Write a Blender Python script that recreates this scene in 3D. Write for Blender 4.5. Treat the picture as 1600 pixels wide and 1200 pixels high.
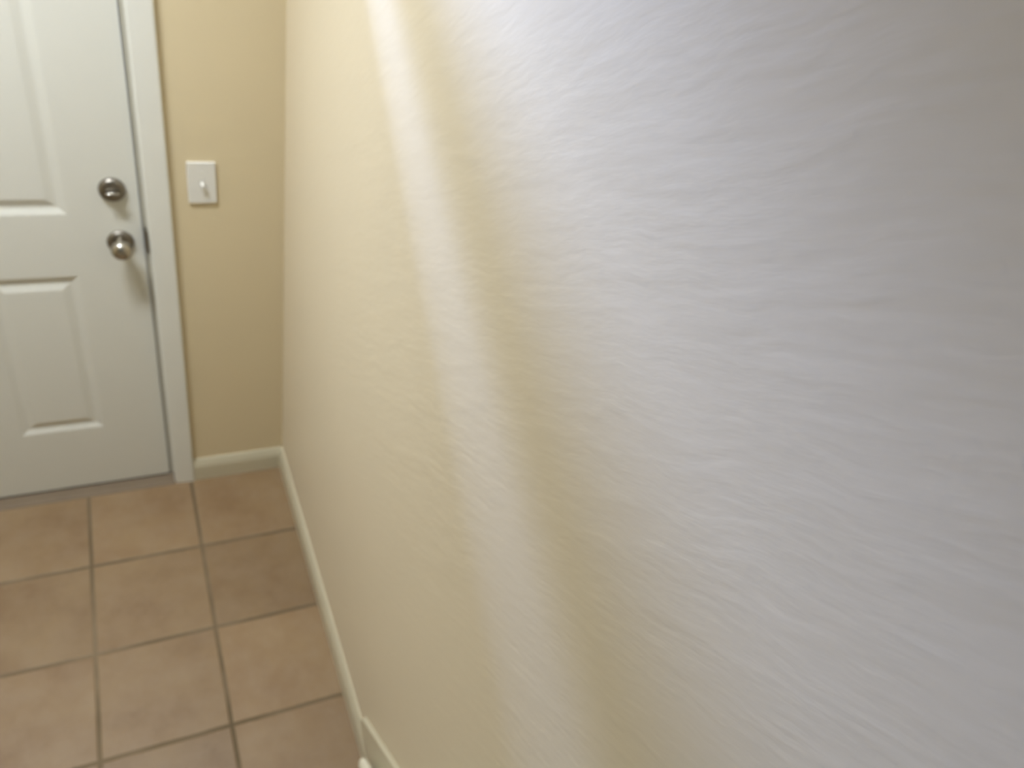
import bpy, bmesh, math
from mathutils import Vector, Matrix

for o in list(bpy.data.objects):
    bpy.data.objects.remove(o)
S = bpy.context.scene
COL = S.collection
T = 0.305                                   # one floor tile with its joint

# ---------------------------------------------------------------- camera
cam = bpy.data.cameras.new('camera')
cam.sensor_fit = 'HORIZONTAL'; cam.sensor_width = 36.0
cam.lens = 36.0 * 1231.15 / 1600.0
cam.clip_start = 0.02
R = Matrix(((0.90041158, -0.39480964, 0.18271378),
            (-0.11457088, -0.62036959, -0.77589631),
            (0.41968142, 0.67769235, -0.60382165)))
M = Matrix.Identity(4)
for i in range(3):
    M[i][0] = R[0][i]; M[i][1] = -R[1][i]; M[i][2] = -R[2][i]
CAM = Vector((-0.40411, -2.02909, 2.04652))
M[0][3], M[1][3], M[2][3] = CAM
camo = bpy.data.objects.new('camera', cam); COL.objects.link(camo)
camo.matrix_world = M
cam.dof.use_dof = True
cam.dof.focus_distance = 0.62
cam.dof.aperture_fstop = 5.6
S.camera = camo

# ---------------------------------------------------------------- world, added lights, exposure
w = bpy.data.worlds.new('sky'); S.world = w; w.use_nodes = True
bg = w.node_tree.nodes['Background']
bg.inputs[0].default_value = (0.55, 0.70, 1.0, 1); bg.inputs[1].default_value = 0.25

def light(name, kind, loc, power, color, size=None, aim=None, spread=None, size_y=None):
    l = bpy.data.lights.new(name, kind); l.energy = power; l.color = color
    if kind == 'AREA':
        l.size = size
        if size_y: l.shape = 'RECTANGLE'; l.size_y = size_y
        if spread: l.spread = spread
    else:
        l.shadow_soft_size = size
    o = bpy.data.objects.new(name, l); COL.objects.link(o); o.location = loc
    if aim is not None:
        o.rotation_euler = (Vector(aim) - Vector(loc)).to_track_quat('-Z', 'Y').to_euler()
    return o

# added cool point light outside, throws the pale band on the right wall
light('added_light_over_door', 'POINT', (-1.22, 0.50, 2.56), 335, (0.35, 0.495, 1.0), 0.042)
# added soft fill light above the stairs
light('stair_fill_light', 'AREA', (-0.95, -4.6, 3.3), 6, (0.6, 0.9, 1.0), 1.0, (-0.6, 0, 1.0))

S.view_settings.view_transform = 'Standard'
S.view_settings.look = 'None'
S.view_settings.exposure = 0.0
S.view_settings.gamma = 1.0
S.view_settings.use_curve_mapping = False

# ---------------------------------------------------------------- materials
def srgb(r, g, b):
    f = lambda c: (c/255/12.92) if c/255 <= .04045 else ((c/255+.055)/1.055)**2.4
    return (f(r), f(g), f(b), 1)

class NT:
    def __init__(s, name):
        s.m = bpy.data.materials.new(name); s.m.use_nodes = True
        s.t = s.m.node_tree; s.b = s.t.nodes['Principled BSDF']
    def n(s, typ, **kw):
        nd = s.t.nodes.new(typ)
        for k, v in kw.items():
            if k.startswith('i_'):
                key = k[2:]; key = int(key) if key.isdigit() else key.replace('_', ' ')
                if isinstance(v, bpy.types.NodeSocket): s.t.links.new(v, nd.inputs[key])
                else: nd.inputs[key].default_value = v
            else: setattr(nd, k, v)
        return nd
    def l(s, a, b): s.t.links.new(a, b)
    def math(s, op, a, b=None, c=None):
        nd = s.n('ShaderNodeMath', operation=op)
        for i, v in enumerate((a, b, c)):
            if v is None: continue
            if isinstance(v, bpy.types.NodeSocket): s.l(v, nd.inputs[i])
            else: nd.inputs[i].default_value = v
        return nd.outputs[0]
    def mix(s, f, a, b):
        nd = s.n('ShaderNodeMix', data_type='RGBA')
        for i, v in ((0, f), (6, a), (7, b)):
            if isinstance(v, bpy.types.NodeSocket): s.l(v, nd.inputs[i])
            else: nd.inputs[i].default_value = v
        return nd.outputs[2]

def wall_paint(name, col, rough=.5, tex=1.0):
    k = NT(name)
    pos = k.n('ShaderNodeNewGeometry').outputs['Position']
    # hand trowelled texture: ridges drawn out along one stroke direction
    vr = k.n('ShaderNodeVectorRotate', rotation_type='X_AXIS', i_Vector=pos, i_Angle=math.radians(30)).outputs[0]
    wob = k.n('ShaderNodeTexNoise', i_Vector=vr, i_Scale=9.0, i_Detail=2.0)
    off = k.n('ShaderNodeVectorMath', operation='MULTIPLY_ADD', i_0=wob.outputs['Color'], i_1=(.022, .022, .022), i_2=vr).outputs[0]
    sc = k.n('ShaderNodeMapping', i_Vector=off); sc.inputs['Scale'].default_value = (26, 22, 105)
    n1 = k.n('ShaderNodeTexNoise', i_Vector=sc.outputs[0], i_Scale=1.0, i_Detail=2.0, i_Roughness=.45)
    sc2 = k.n('ShaderNodeMapping', i_Vector=off); sc2.inputs['Scale'].default_value = (9, 8, 34)
    n2 = k.n('ShaderNodeTexNoise', i_Vector=sc2.outputs[0], i_Scale=1.0, i_Detail=2.0)
    h = k.math('ADD', k.math('MULTIPLY', n1.outputs[0], .5), k.math('MULTIPLY', n2.outputs[0], 1.2))
    b = k.n('ShaderNodeBump', i_Strength=1.0, i_Distance=.0009*tex, i_Height=h)
    k.l(b.outputs[0], k.b.inputs['Normal'])
    big = k.n('ShaderNodeTexNoise', i_Vector=pos, i_Scale=3.0, i_Detail=3.0)
    c2 = tuple(c*.95 for c in col[:3]) + (1,)
    k.l(k.mix(big.outputs[0], col, c2), k.b.inputs['Base Color'])
    k.b.inputs['Roughness'].default_value = rough
    k.b.inputs['Specular IOR Level'].default_value = .35
    return k.m

WALL = (0.74, 0.65, 0.485, 1)
m_wall = wall_paint('lit_wall_paint', WALL, .45, 1.0)  # same paint as the front wall, lightened for the stronger light on it
m_wall2 = wall_paint('shaded_wall_paint', (0.70, 0.59, 0.385, 1), .55, .5)  # same paint again, darker and yellower for the weaker light it gets

def plain(name, col, rough=.4, metal=0.0, bump=0.0, bscale=300.0, var=.04):
    k = NT(name)
    tc = k.n('ShaderNodeTexCoord').outputs['Object']
    nz = k.n('ShaderNodeTexNoise', i_Vector=tc, i_Scale=14.0, i_Detail=4.0)
    c2 = tuple(c*(1-var*2) for c in col[:3]) + (1,)
    k.l(k.mix(nz.outputs[0], col, c2), k.b.inputs['Base Color'])
    k.b.inputs['Roughness'].default_value = rough
    k.b.inputs['Metallic'].default_value = metal
    if bump:
        n2 = k.n('ShaderNodeTexNoise', i_Vector=tc, i_Scale=bscale, i_Detail=2.0)
        bb = k.n('ShaderNodeBump', i_Strength=.6, i_Distance=bump, i_Height=n2.outputs[0])
        k.l(bb.outputs[0], k.b.inputs['Normal'])
    return k.m

m_door = plain('white_door_paint', (0.71, 0.70, 0.63, 1), .38, var=.015)
m_trim = plain('white_trim_paint', (0.74, 0.73, 0.66, 1), .35, var=.02)
m_base = plain('ivory_baseboard_paint', (0.61, 0.56, 0.41, 1), .35, var=.03)
m_seal = plain('grey_seal_with_shade', (0.52, 0.49, 0.40, 1), .7)  # seal colour carries the shade of the jamb reveal
m_dark = plain('dark_gap_rubber', (0.045, 0.04, 0.035, 1), .8)
m_nickel = plain('satin_nickel', (0.46, 0.43, 0.37, 1), .26, 1.0)
m_nickel_dark = plain('worn_nickel', (0.26, 0.235, 0.20, 1), .36, 1.0)
m_plate = plain('white_plastic', (0.76, 0.74, 0.68, 1), .3, var=.01)
m_thresh = plain('threshold_metal', (0.20, 0.145, 0.09, 1), .7, 0.0, var=.12)
m_ceil = plain('white_ceiling_paint', (0.80, 0.79, 0.74, 1), .8, bump=.001, bscale=60)
m_carpet = plain('beige_stair_carpet', (0.48, 0.42, 0.32, 1), .95, bump=.003, bscale=500)
m_cap = plain('ivory_gloss_paint', (0.86, 0.82, 0.66, 1), .3, var=.01)

def tile_mat(gx, gy):
    k = NT('ceramic_floor_tiles')
    pos = k.n('ShaderNodeNewGeometry').outputs['Position']
    sp = k.n('ShaderNodeSeparateXYZ', i_Vector=pos)
    wn = k.n('ShaderNodeTexNoise', i_Vector=pos, i_Scale=7.0, i_Detail=3.0)
    wob = k.math('MULTIPLY', k.math('SUBTRACT', wn.outputs[0], .5), .012)
    u = k.math('DIVIDE', k.math('SUBTRACT', sp.outputs[0], gx*T), T)
    v = k.math('DIVIDE', k.math('SUBTRACT', sp.outputs[1], gy*T), T)
    iu = k.math('FLOOR', u); iv = k.math('FLOOR', v)
    fu = k.math('ADD', k.math('FRACT', u), wob); fv = k.math('SUBTRACT', k.math('FRACT', v), wob)
    du = k.math('MINIMUM', fu, k.math('SUBTRACT', 1.0, fu))
    dv = k.math('MINIMUM', fv, k.math('SUBTRACT', 1.0, fv))
    d = k.math('MINIMUM', du, dv)
    mr = k.n('ShaderNodeMapRange', interpolation_type='SMOOTHSTEP')
    k.l(d, mr.inputs[0]); mr.inputs[1].default_value = .009; mr.inputs[2].default_value = .023
    face = mr.outputs[0]
    cid = k.n('ShaderNodeCombineXYZ', i_0=iu, i_1=iv)
    wh = k.n('ShaderNodeTexWhiteNoise', noise_dimensions='3D', i_Vector=cid.outputs[0])
    off = k.n('ShaderNodeVectorMath', operation='MULTIPLY_ADD', i_0=wh.outputs['Color'], i_1=(9, 9, 9), i_2=pos).outputs[0]
    n1 = k.n('ShaderNodeTexNoise', i_Vector=off, i_Scale=5.5, i_Detail=5.0, i_Roughness=.6)
    n2 = k.n('ShaderNodeTexNoise', i_Vector=off, i_Scale=16.0, i_Detail=4.0, i_Roughness=.6)
    c = NT.mix
    r1 = k.n('ShaderNodeMapRange'); k.l(n1.outputs[0], r1.inputs[0]); r1.inputs[1].default_value = .35; r1.inputs[2].default_value = .65
    r2 = k.n('ShaderNodeMapRange'); k.l(n2.outputs[0], r2.inputs[0]); r2.inputs[1].default_value = .4; r2.inputs[2].default_value = .7
    base = k.mix(r1.outputs[0], (0.208, 0.128, 0.062, 1), (0.262, 0.174, 0.088, 1))
    base = k.mix(k.math('MULTIPLY', r2.outputs[0], .45), base, (0.295, 0.21, 0.128, 1))
    tint = k.math('MULTIPLY_ADD', wh.outputs[0], .22, .89)
    hs = k.n('ShaderNodeVectorMath', operation='SCALE'); k.l(base, hs.inputs[0]); k.l(tint, hs.inputs['Scale'])
    gn = k.n('ShaderNodeTexNoise', i_Vector=pos, i_Scale=4.5, i_Detail=2.0)
    gr = k.n('ShaderNodeMapRange'); k.l(gn.outputs[0], gr.inputs[0]); gr.inputs[1].default_value = .42; gr.inputs[2].default_value = .66
    grout = k.mix(gr.outputs[0], (0.125, 0.088, 0.045, 1), (0.20, 0.145, 0.085, 1))
    col = k.mix(face, grout, hs.outputs[0])
    k.l(col, k.b.inputs['Base Color'])
    k.l(k.math('MULTIPLY_ADD', face, -.38, .85), k.b.inputs['Roughness'])
    hh = k.math('ADD', face, k.math('MULTIPLY', n2.outputs[0], .25))
    bb = k.n('ShaderNodeBump', i_Strength=.8, i_Distance=.0025, i_Height=hh)
    k.l(bb.outputs[0], k.b.inputs['Normal'])
    return k.m
m_tile = tile_mat(-1.988, -0.983)

# ---------------------------------------------------------------- mesh helpers
def obj(name, bm, mat, parent=None, smooth=False, loc=(0, 0, 0)):
    me = bpy.data.meshes.new(name)
    bmesh.ops.recalc_face_normals(bm, faces=bm.faces)
    bm.to_mesh(me); bm.free()
    if smooth:
        for p in me.polygons: p.use_smooth = True
    o = bpy.data.objects.new(name, me); COL.objects.link(o)
    if mat: me.materials.append(mat)
    o.location = loc
    if parent: o.parent = parent
    return o
def struct(o):
    o['kind'] = 'structure'; return o
def thing(name, label, cat, loc):
    o = bpy.data.objects.new(name, None); COL.objects.link(o); o.empty_display_size = .05
    o.location = loc; o['label'] = label; o['category'] = cat
    return o
def box(bm, x0, x1, y0, y1, z0, z1, bev=0, seg=2):
    r = bmesh.ops.create_cube(bm, size=1)
    vs = r['verts']
    for v in vs:
        v.co = Vector(((x0+x1)/2 + v.co.x*(x1-x0), (y0+y1)/2 + v.co.y*(y1-y0), (z0+z1)/2 + v.co.z*(z1-z0)))
    if bev:
        es = list({e for v in vs for e in v.link_edges})
        bmesh.ops.bevel(bm, geom=es, offset=bev, segments=seg, affect='EDGES', profile=.6)
def boxo(name, b, mat, parent=None, bev=0, seg=2, smooth=False):
    bm = bmesh.new(); box(bm, *b, bev=bev, seg=seg); return obj(name, bm, mat, parent, smooth)
def extrude_profile(bm, prof, a, b):
    """prof: list of 3D offsets (closed loop); swept from point a to point b"""
    va = [bm.verts.new(Vector(a)+Vector(p)) for p in prof]
    vb = [bm.verts.new(Vector(b)+Vector(p)) for p in prof]
    n = len(prof)
    for i in range(n):
        bm.faces.new((va[i], va[(i+1) % n], vb[(i+1) % n], vb[i]))
    bm.faces.new(va); bm.faces.new(vb[::-1])
def lathe_y(bm, prof, seg=48, c=(0, 0, 0)):
    """prof: (radius, y) pairs, axis along Y (y goes toward the room as negative)"""
    rings = []
    for r, y in prof:
        if r < 1e-6: rings.append([bm.verts.new((c[0], c[1]+y, c[2]))])
        else: rings.append([bm.verts.new((c[0]+r*math.cos(2*math.pi*i/seg), c[1]+y, c[2]+r*math.sin(2*math.pi*i/seg))) for i in range(seg)])
    for A, B in zip(rings, rings[1:]):
        for i in range(seg):
            j = (i+1) % seg
            if len(A) == 1 and len(B) == 1: continue
            if len(A) == 1: bm.faces.new((A[0], B[i], B[j]))
            elif len(B) == 1: bm.faces.new((A[i], A[j], B[0]))
            else: bm.faces.new((A[i], A[j], B[j], B[i]))

# ---------------------------------------------------------------- room shell
XL, YB, H = -1.62, -5.2, 4.6            # left wall, back wall, height of the stair hall
DX1 = -1.190*T                           # latch edge of the door slab
DX0 = DX1 - 0.906                        # hinge edge
DY = 0.075*T                             # room-side face of the slab
DTOP = 2.04
JX1 = DX1 + .0125; JX0 = DX0 - .004       # door opening
TX0, TX1 = -1.27, -0.30                  # unseen transom opening, placed for the added light
struct(boxo('floor', (XL-.1, .1, YB, .35, -.1, 0), m_tile))
HC, YC = 2.72, -1.55                     # low ceiling over the entry
struct(boxo('ceiling', (XL-.1, .1, YB-.1, YC, H, H+.1), m_ceil))
struct(boxo('ceiling', (XL-.1, .1, YC, .12, HC, H+.1), m_ceil))
struct(boxo('wall_right', (0, .12, YB, .12, 0, H), m_wall))
struct(boxo('wall_left', (XL-.12, XL, YB, .12, 0, H), m_wall2))
struct(boxo('wall_back', (XL, 0, YB-.12, YB, 0, H), m_wall2))
# front wall: door opening below, unseen transom slots above, cut to shape the added light
Z1, Z2, Z3, Z4 = 2.207, 2.271, 2.325, 2.461
bm = bmesh.new()
box(bm, XL, JX0-.02, 0, .12, 0, H)
box(bm, JX1+.02, 0, 0, .12, 0, Z1)
box(bm, JX0-.02, JX1+.02, 0, .12, DTOP+.02, Z1)
box(bm, JX0-.02, TX0, 0, .12, Z1, H)
box(bm, TX1, 0, 0, .12, Z1, H)
box(bm, TX0, TX1, 0, .12, Z4, H)
struct(obj('wall_front', bm, m_wall2))
bm = bmesh.new(); box(bm, TX0, TX1, .02, .06, Z2, Z3)
tb = struct(obj('transom_shade_bar', bm, m_trim))   # unseen bar without glass, sized to shade a strip of the right wall

# ---------------------------------------------------------------- door frame: casing, jamb, stop
CX1 = -0.950*T; CX0 = -1.140*T           # casing outer and inner edge
cas = bmesh.new()
# casing profile across its width, thicker at the outer edge
def casing_leg(bm, xi, xo, z1):
    s = 1 if xo > xi else -1
    w_ = abs(xo-xi)
    pr = [(0, 0), (0, -.009), (.003, -.0115), (.020, -.0135), (.045, -.0155), (w_-.006, -.016), (w_-.002, -.015), (w_, -.012), (w_, 0)]
    extrude_profile(bm, [(s*a, b, 0) for a, b in pr], (xi, 0, 0), (xi, 0, z1))
casing_leg(cas, CX0, CX1, DTOP+.07)
lx = JX0 - (CX0-JX1)
casing_leg(cas, lx, lx-.058, DTOP+.07)
box(cas, lx, CX0, -.014, 0, DTOP+.012, DTOP+.07, bev=.003)
trim = struct(obj('trim_1', cas, m_trim))
jb = bmesh.new()
box(jb, JX1, JX1+.02, -.001, .12, 0, DTOP+.02)
box(jb, JX0-.02, JX0, -.001, .12, 0, DTOP+.02)
box(jb, JX0, JX1, -.001, .12, DTOP, DTOP+.02)
# stop behind the slab
box(jb, JX1-.012, JX1, DY+.047, .12, .02, DTOP)
box(jb, JX0, JX0+.012, DY+.047, .12, .02, DTOP)
obj('jamb', jb, m_trim, trim)
boxo('strike_plate', (CX0-.0105, CX0-.0085+.004, -.0045, .020, .870, .935), m_nickel_dark, trim, bev=.0012)['label'] = 'dull metal strike plate'
boxo('reveal_shade_seal', (DX1+.0015, DX1+.0125, DY+.006, DY+.046, .012, DTOP-.002), m_seal, trim)  # seal widened across the reveal, its grey stands for the shade there

# ---------------------------------------------------------------- door
def door_mesh():
    bm = bmesh.new()
    x0, x1, z0, z1 = DX0, DX1, .019, DTOP-.004
    yb = DY+.044
    p1 = (-1.735*T, -2.455*T)                 # right column of panels
    mid = (x0+x1)/2
    cols = [(2*mid-p1[0], 2*mid-p1[1]), (p1[1], p1[0])]
    rows = [(.838*T, 2.607*T), (3.190*T, 5.25*T), (5.62*T, 6.30*T)]
    xs = sorted([x0, x1] + [c for p in cols for c in p]); zs = sorted([z0, z1] + [c for p in rows for c in p])
    def isP(xa, xb, za, zb):
        return any(abs(xa-c[0]) < 1e-6 and abs(xb-c[1]) < 1e-6 for c in cols) and any(abs(za-r[0]) < 1e-6 and abs(zb-r[1]) < 1e-6 for r in rows)
    V = {}
    def v(x, y, z):
        k = (round(x, 5), round(y, 5), round(z, 5))
        if k not in V: V[k] = bm.verts.new((x, y, z))
        return V[k]
    rings = [(0, 0), (.004, .0008), (.017, .0056), (.022, .0062), (.026, .0058), (.042, .0012), (.045, .0008)]
    for xa, xb in zip(xs, xs[1:]):
        for za, zb in zip(zs, zs[1:]):
            if not isP(xa, xb, za, zb):
                bm.faces.new((v(xa, DY, za), v(xb, DY, za), v(xb, DY, zb), v(xa, DY, zb)))
            else:
                prev = None
                for ins, dep in rings:
                    q = [v(xa+ins, DY+dep, za+ins), v(xb-ins, DY+dep, za+ins), v(xb-ins, DY+dep, zb-ins), v(xa+ins, DY+dep, zb-ins)]
                    if prev:
                        for i in range(4):
                            bm.faces.new((prev[i], prev[(i+1) % 4], q[(i+1) % 4], q[i]))
                    prev = q
                bm.faces.new(prev)
    # sides and back
    fr = [v(x0, DY, z0), v(x1, DY, z0), v(x1, DY, z1), v(x0, DY, z1)]
    bk = [bm.verts.new((p.co.x, yb, p.co.z)) for p in fr]
    bm.faces.new(bk)
    bm.faces.new([v(x, DY, z0) for x in xs] + [bk[1], bk[0]])
    bm.faces.new([v(x, DY, z1) for x in xs] + [bk[2], bk[3]])
    bm.faces.new([v(x1, DY, z) for z in zs] + [bk[2], bk[1]])
    bm.faces.new([v(x0, DY, z) for z in zs] + [bk[3], bk[0]])
    return bm
door = struct(obj('door_1', door_mesh(), m_door))
boxo('bottom_sweep', (DX0+.002, DX1-.002, DY+.003, DY+.04, .0112, .0195), m_dark, door)

KX, KZ = -1.372*T, 2.925*T
kn = bmesh.new()
ks = [(0, -.066), (.009, -.0655), (.017, -.063), (.0225, -.058), (.0255, -.051), (.0262, -.044), (.0245, -.037), (.020, -.031), (.0145, -.027), (.0125, -.022), (.0125, -.014), (.016, -.008), (.016, -.002)]
lathe_y(kn, ks, 48, (KX, DY, KZ))
knob = obj('door_knob', kn, m_nickel, door, True); knob['label'] = 'round satin metal door knob'
rb = bmesh.new()
lathe_y(rb, [(.010, -.011), (.018, -.0115), (.024, -.0105), (.030, -.0075), (.0325, -.004), (.033, -.0005), (.033, 0)], 48, (KX, DY, KZ))
obj('rosette', rb, m_nickel_dark, knob, True)
BX, BZ = -1.384*T, 3.416*T
rb = bmesh.new()
lathe_y(rb, [(0, -.013), (.018, -.013), (.024, -.0125), (.028, -.010), (.0315, -.005), (.032, -.001), (.032, 0)], 48, (BX, DY, BZ))
dbolt = obj('deadbolt', rb, m_nickel_dark, door, True); dbolt['label'] = 'round dull metal deadbolt turn plate'
tb_ = bmesh.new()
# oval thumb piece lying horizontally
vsr = []
for i in range(24):
    a = 2*math.pi*i/24
    vsr.append((.017*math.cos(a), .0042*math.sin(a)))
lay = []
for sc_, y in ((1.0, -.0125), (.92, -.022), (.98, -.027), (.9, -.030), (.5, -.0312)):
    lay.append([tb_.verts.new((BX+a*sc_, DY+y, BZ+b*sc_)) for a, b in vsr])
for A, B in zip(lay, lay[1:]):
    for i in range(24): tb_.faces.new((A[i], A[(i+1) % 24], B[(i+1) % 24], B[i]))
tb_.faces.new(lay[0]); tb_.faces.new(lay[-1])
obj('thumb_turn', tb_, m_nickel, dbolt, True)
# threshold under the door
th = bmesh.new()
pr = [(0, .10, 0), (0, .10, .011), (0, DY+.002, .0108), (0, DY-.008, .009), (0, -.004, .0075), (0, -.012, .004), (0, -.016, 0)]
extrude_profile(th, pr, (JX0, 0, .0), (JX1, 0, .0))
tho = struct(obj('trim_2', th, m_thresh))

# ---------------------------------------------------------------- baseboards
BT, BH = .0125, .087
def base_profile(nx, ny, h=BH, t=BT):
    q = [(0, 0), (t, 0), (t, h*.66), (t*.85, h*.72), (t*.80, h*.80), (t*.55, h*.88), (t*.40, h*.97), (t*.2, h), (0, h)]
    return [(nx*a, ny*a, z) for a, z in q]
bm = bmesh.new(); extrude_profile(bm, base_profile(0, -1), (CX1, 0, 0), (0, 0, 0))
struct(obj('baseboard_front', bm, m_base))
SK0 = -3.487*T                              # where the stair skirt starts to climb
bm = bmesh.new(); extrude_profile(bm, base_profile(-1, 0), (0, 0, 0), (0, SK0-.22, 0))
struct(obj('baseboard_right', bm, m_base))
bm = bmesh.new(); extrude_profile(bm, base_profile(1, 0), (XL, 0, 0), (XL, YB, 0))
struct(obj('baseboard_left', bm, m_base))

# ---------------------------------------------------------------- staircase the photograph is taken from
RISE, RUN = .1905, .238
Y1 = -4.16*T                                # first riser
stairs = thing('staircase', 'staircase whose ivory rounded trim end shows at the bottom edge beside the baseboard', 'stairs', (-.55, Y1, 0))
def rel(o):
    o.location = -Vector(stairs.location); return o
# raking skirt board fixed flat to the right wall
sk = bmesh.new()
def prism_x(bm, pts, x0, x1):
    a = [bm.verts.new((x0, y, z)) for y, z in pts]; b = [bm.verts.new((x1, y, z)) for y, z in pts]
    n = len(pts)
    for i in range(n): bm.faces.new((a[i], a[(i+1) % n], b[(i+1) % n], b[i]))
    bm.faces.new(a); bm.faces.new(b[::-1])
SL = (1.048-.457)/(4.229-3.487)
yt, zt = SK0, .457*T
L = 3.0
prism_x(sk, [(yt, zt-.03), (yt, zt), (yt-L, zt+SL*L), (yt-L, zt+SL*L-.30), (yt-.25, 0.0), (yt-.16, 0.0)], -.012, -.0005)
rel(obj('skirt_board', sk, m_base, stairs))['label'] = 'ivory board climbing the wall'
# rounded moulding in front of the skirt with a rounded lower end
cp = bmesh.new()
N = 14; path = []
a0 = Vector((-.034, -3.80*T, .36*T)); dr = Vector((0, -1, SL)).normalized()
up = Vector((0, SL, 1)).normalized(); sd = Vector((1, 0, 0))
stn = [(0, .0), (.0015, .35), (.004, .6), (.008, .82), (.013, .95), (.018, 1.0), (2.4, 1.0)]
prev = None
for t_, s_ in stn:
    c = a0 + dr*t_
    ring = [cp.verts.new(c + sd*(.0125*max(s_, .02)*math.cos(2*math.pi*i/20)) + up*(.020*max(s_, .02)*math.sin(2*math.pi*i/20))) for i in range(20)]
    if prev:
        for i in range(20): cp.faces.new((prev[i], prev[(i+1) % 20], ring[(i+1) % 20], ring[i]))
    else: cp.faces.new(ring)
    prev = ring
cp.faces.new(prev)
rel(obj('stringer_cap', cp, m_cap, stairs, True))['label'] = 'ivory rounded trim end'
for i in range(12):
    y = Y1 - RUN*i
    t = bmesh.new()
    box(t, -1.08, -.048, y-RUN-.02, y-.002, RISE*i, RISE*(i+1)-.03)
    box(t, -1.08, -.048, y-RUN-.012, y+.022, RISE*(i+1)-.03, RISE*(i+1), bev=.012, seg=3)
    if y - RUN < YB + .1: t.free(); break
    rel(obj('step', t, m_carpet, stairs))

# ---------------------------------------------------------------- light switch
sx, sz = -.692*T, 3.511*T
sw = thing('light_switch', 'white toggle light switch on the tan wall right of the door', 'light switch', (sx, 0, sz))
bm = bmesh.new(); box(bm, -.035, .035, -.0065, -.0, -.057, .057, bev=.0028, seg=3)
fp = obj('faceplate', bm, m_plate, sw)
bm = bmesh.new(); box(bm, -.0055, .0055, -.0072, -.006, -.012, .012)
obj('toggle_slot', bm, plain('pale_slot_plastic', (.60, .58, .52, 1), .5), fp)
bm = bmesh.new()
box(bm, -.0042, .0042, -.012, 0, -.0055, .0055, bev=.0012)
for v in bm.verts:
    if v.co.y < -.006: v.co.z -= .006
tg = obj('toggle', bm, m_plate, fp); tg.location = (0, -.0062, -.001)
for dz in (-.030, .030):
    bm = bmesh.new(); lathe_y(bm, [(0, -.0075), (.0026, -.0073), (.0031, -.0066), (.0031, -.006)], 16, (0, 0, dz))
    obj('screw', bm, m_plate, fp, True)

# ---------------------------------------------------------------- wide flush ceiling fixture over the entry
LX, LY, LZ = -.88, -.60, HC
lamp = thing('ceiling_light', 'wide flush light panel on the entry ceiling, above the picture', 'ceiling light', (LX, LY, LZ))
bm = bmesh.new(); box(bm, -.30, .30, -.10, .10, -.03, 0, bev=.006)
obj('housing', bm, m_plate, lamp)
k = NT('lit_frosted_lens')
k.b.inputs['Base Color'].default_value = (.9, .88, .8, 1)
k.b.inputs['Emission Color'].default_value = (.87, .94, 1.0, 1)
k.b.inputs['Emission Strength'].default_value = 2.9
bm = bmesh.new(); box(bm, -.28, .28, -.085, .085, -.0345, -.0295, bev=.002)
obj('diffuser', bm, k.m, lamp)
light('ceiling_light_glow', 'AREA', (LX, LY, LZ-.037), 24.6, (.885, .94, 1.0), .56, (LX, LY, 0), math.radians(124), .17)
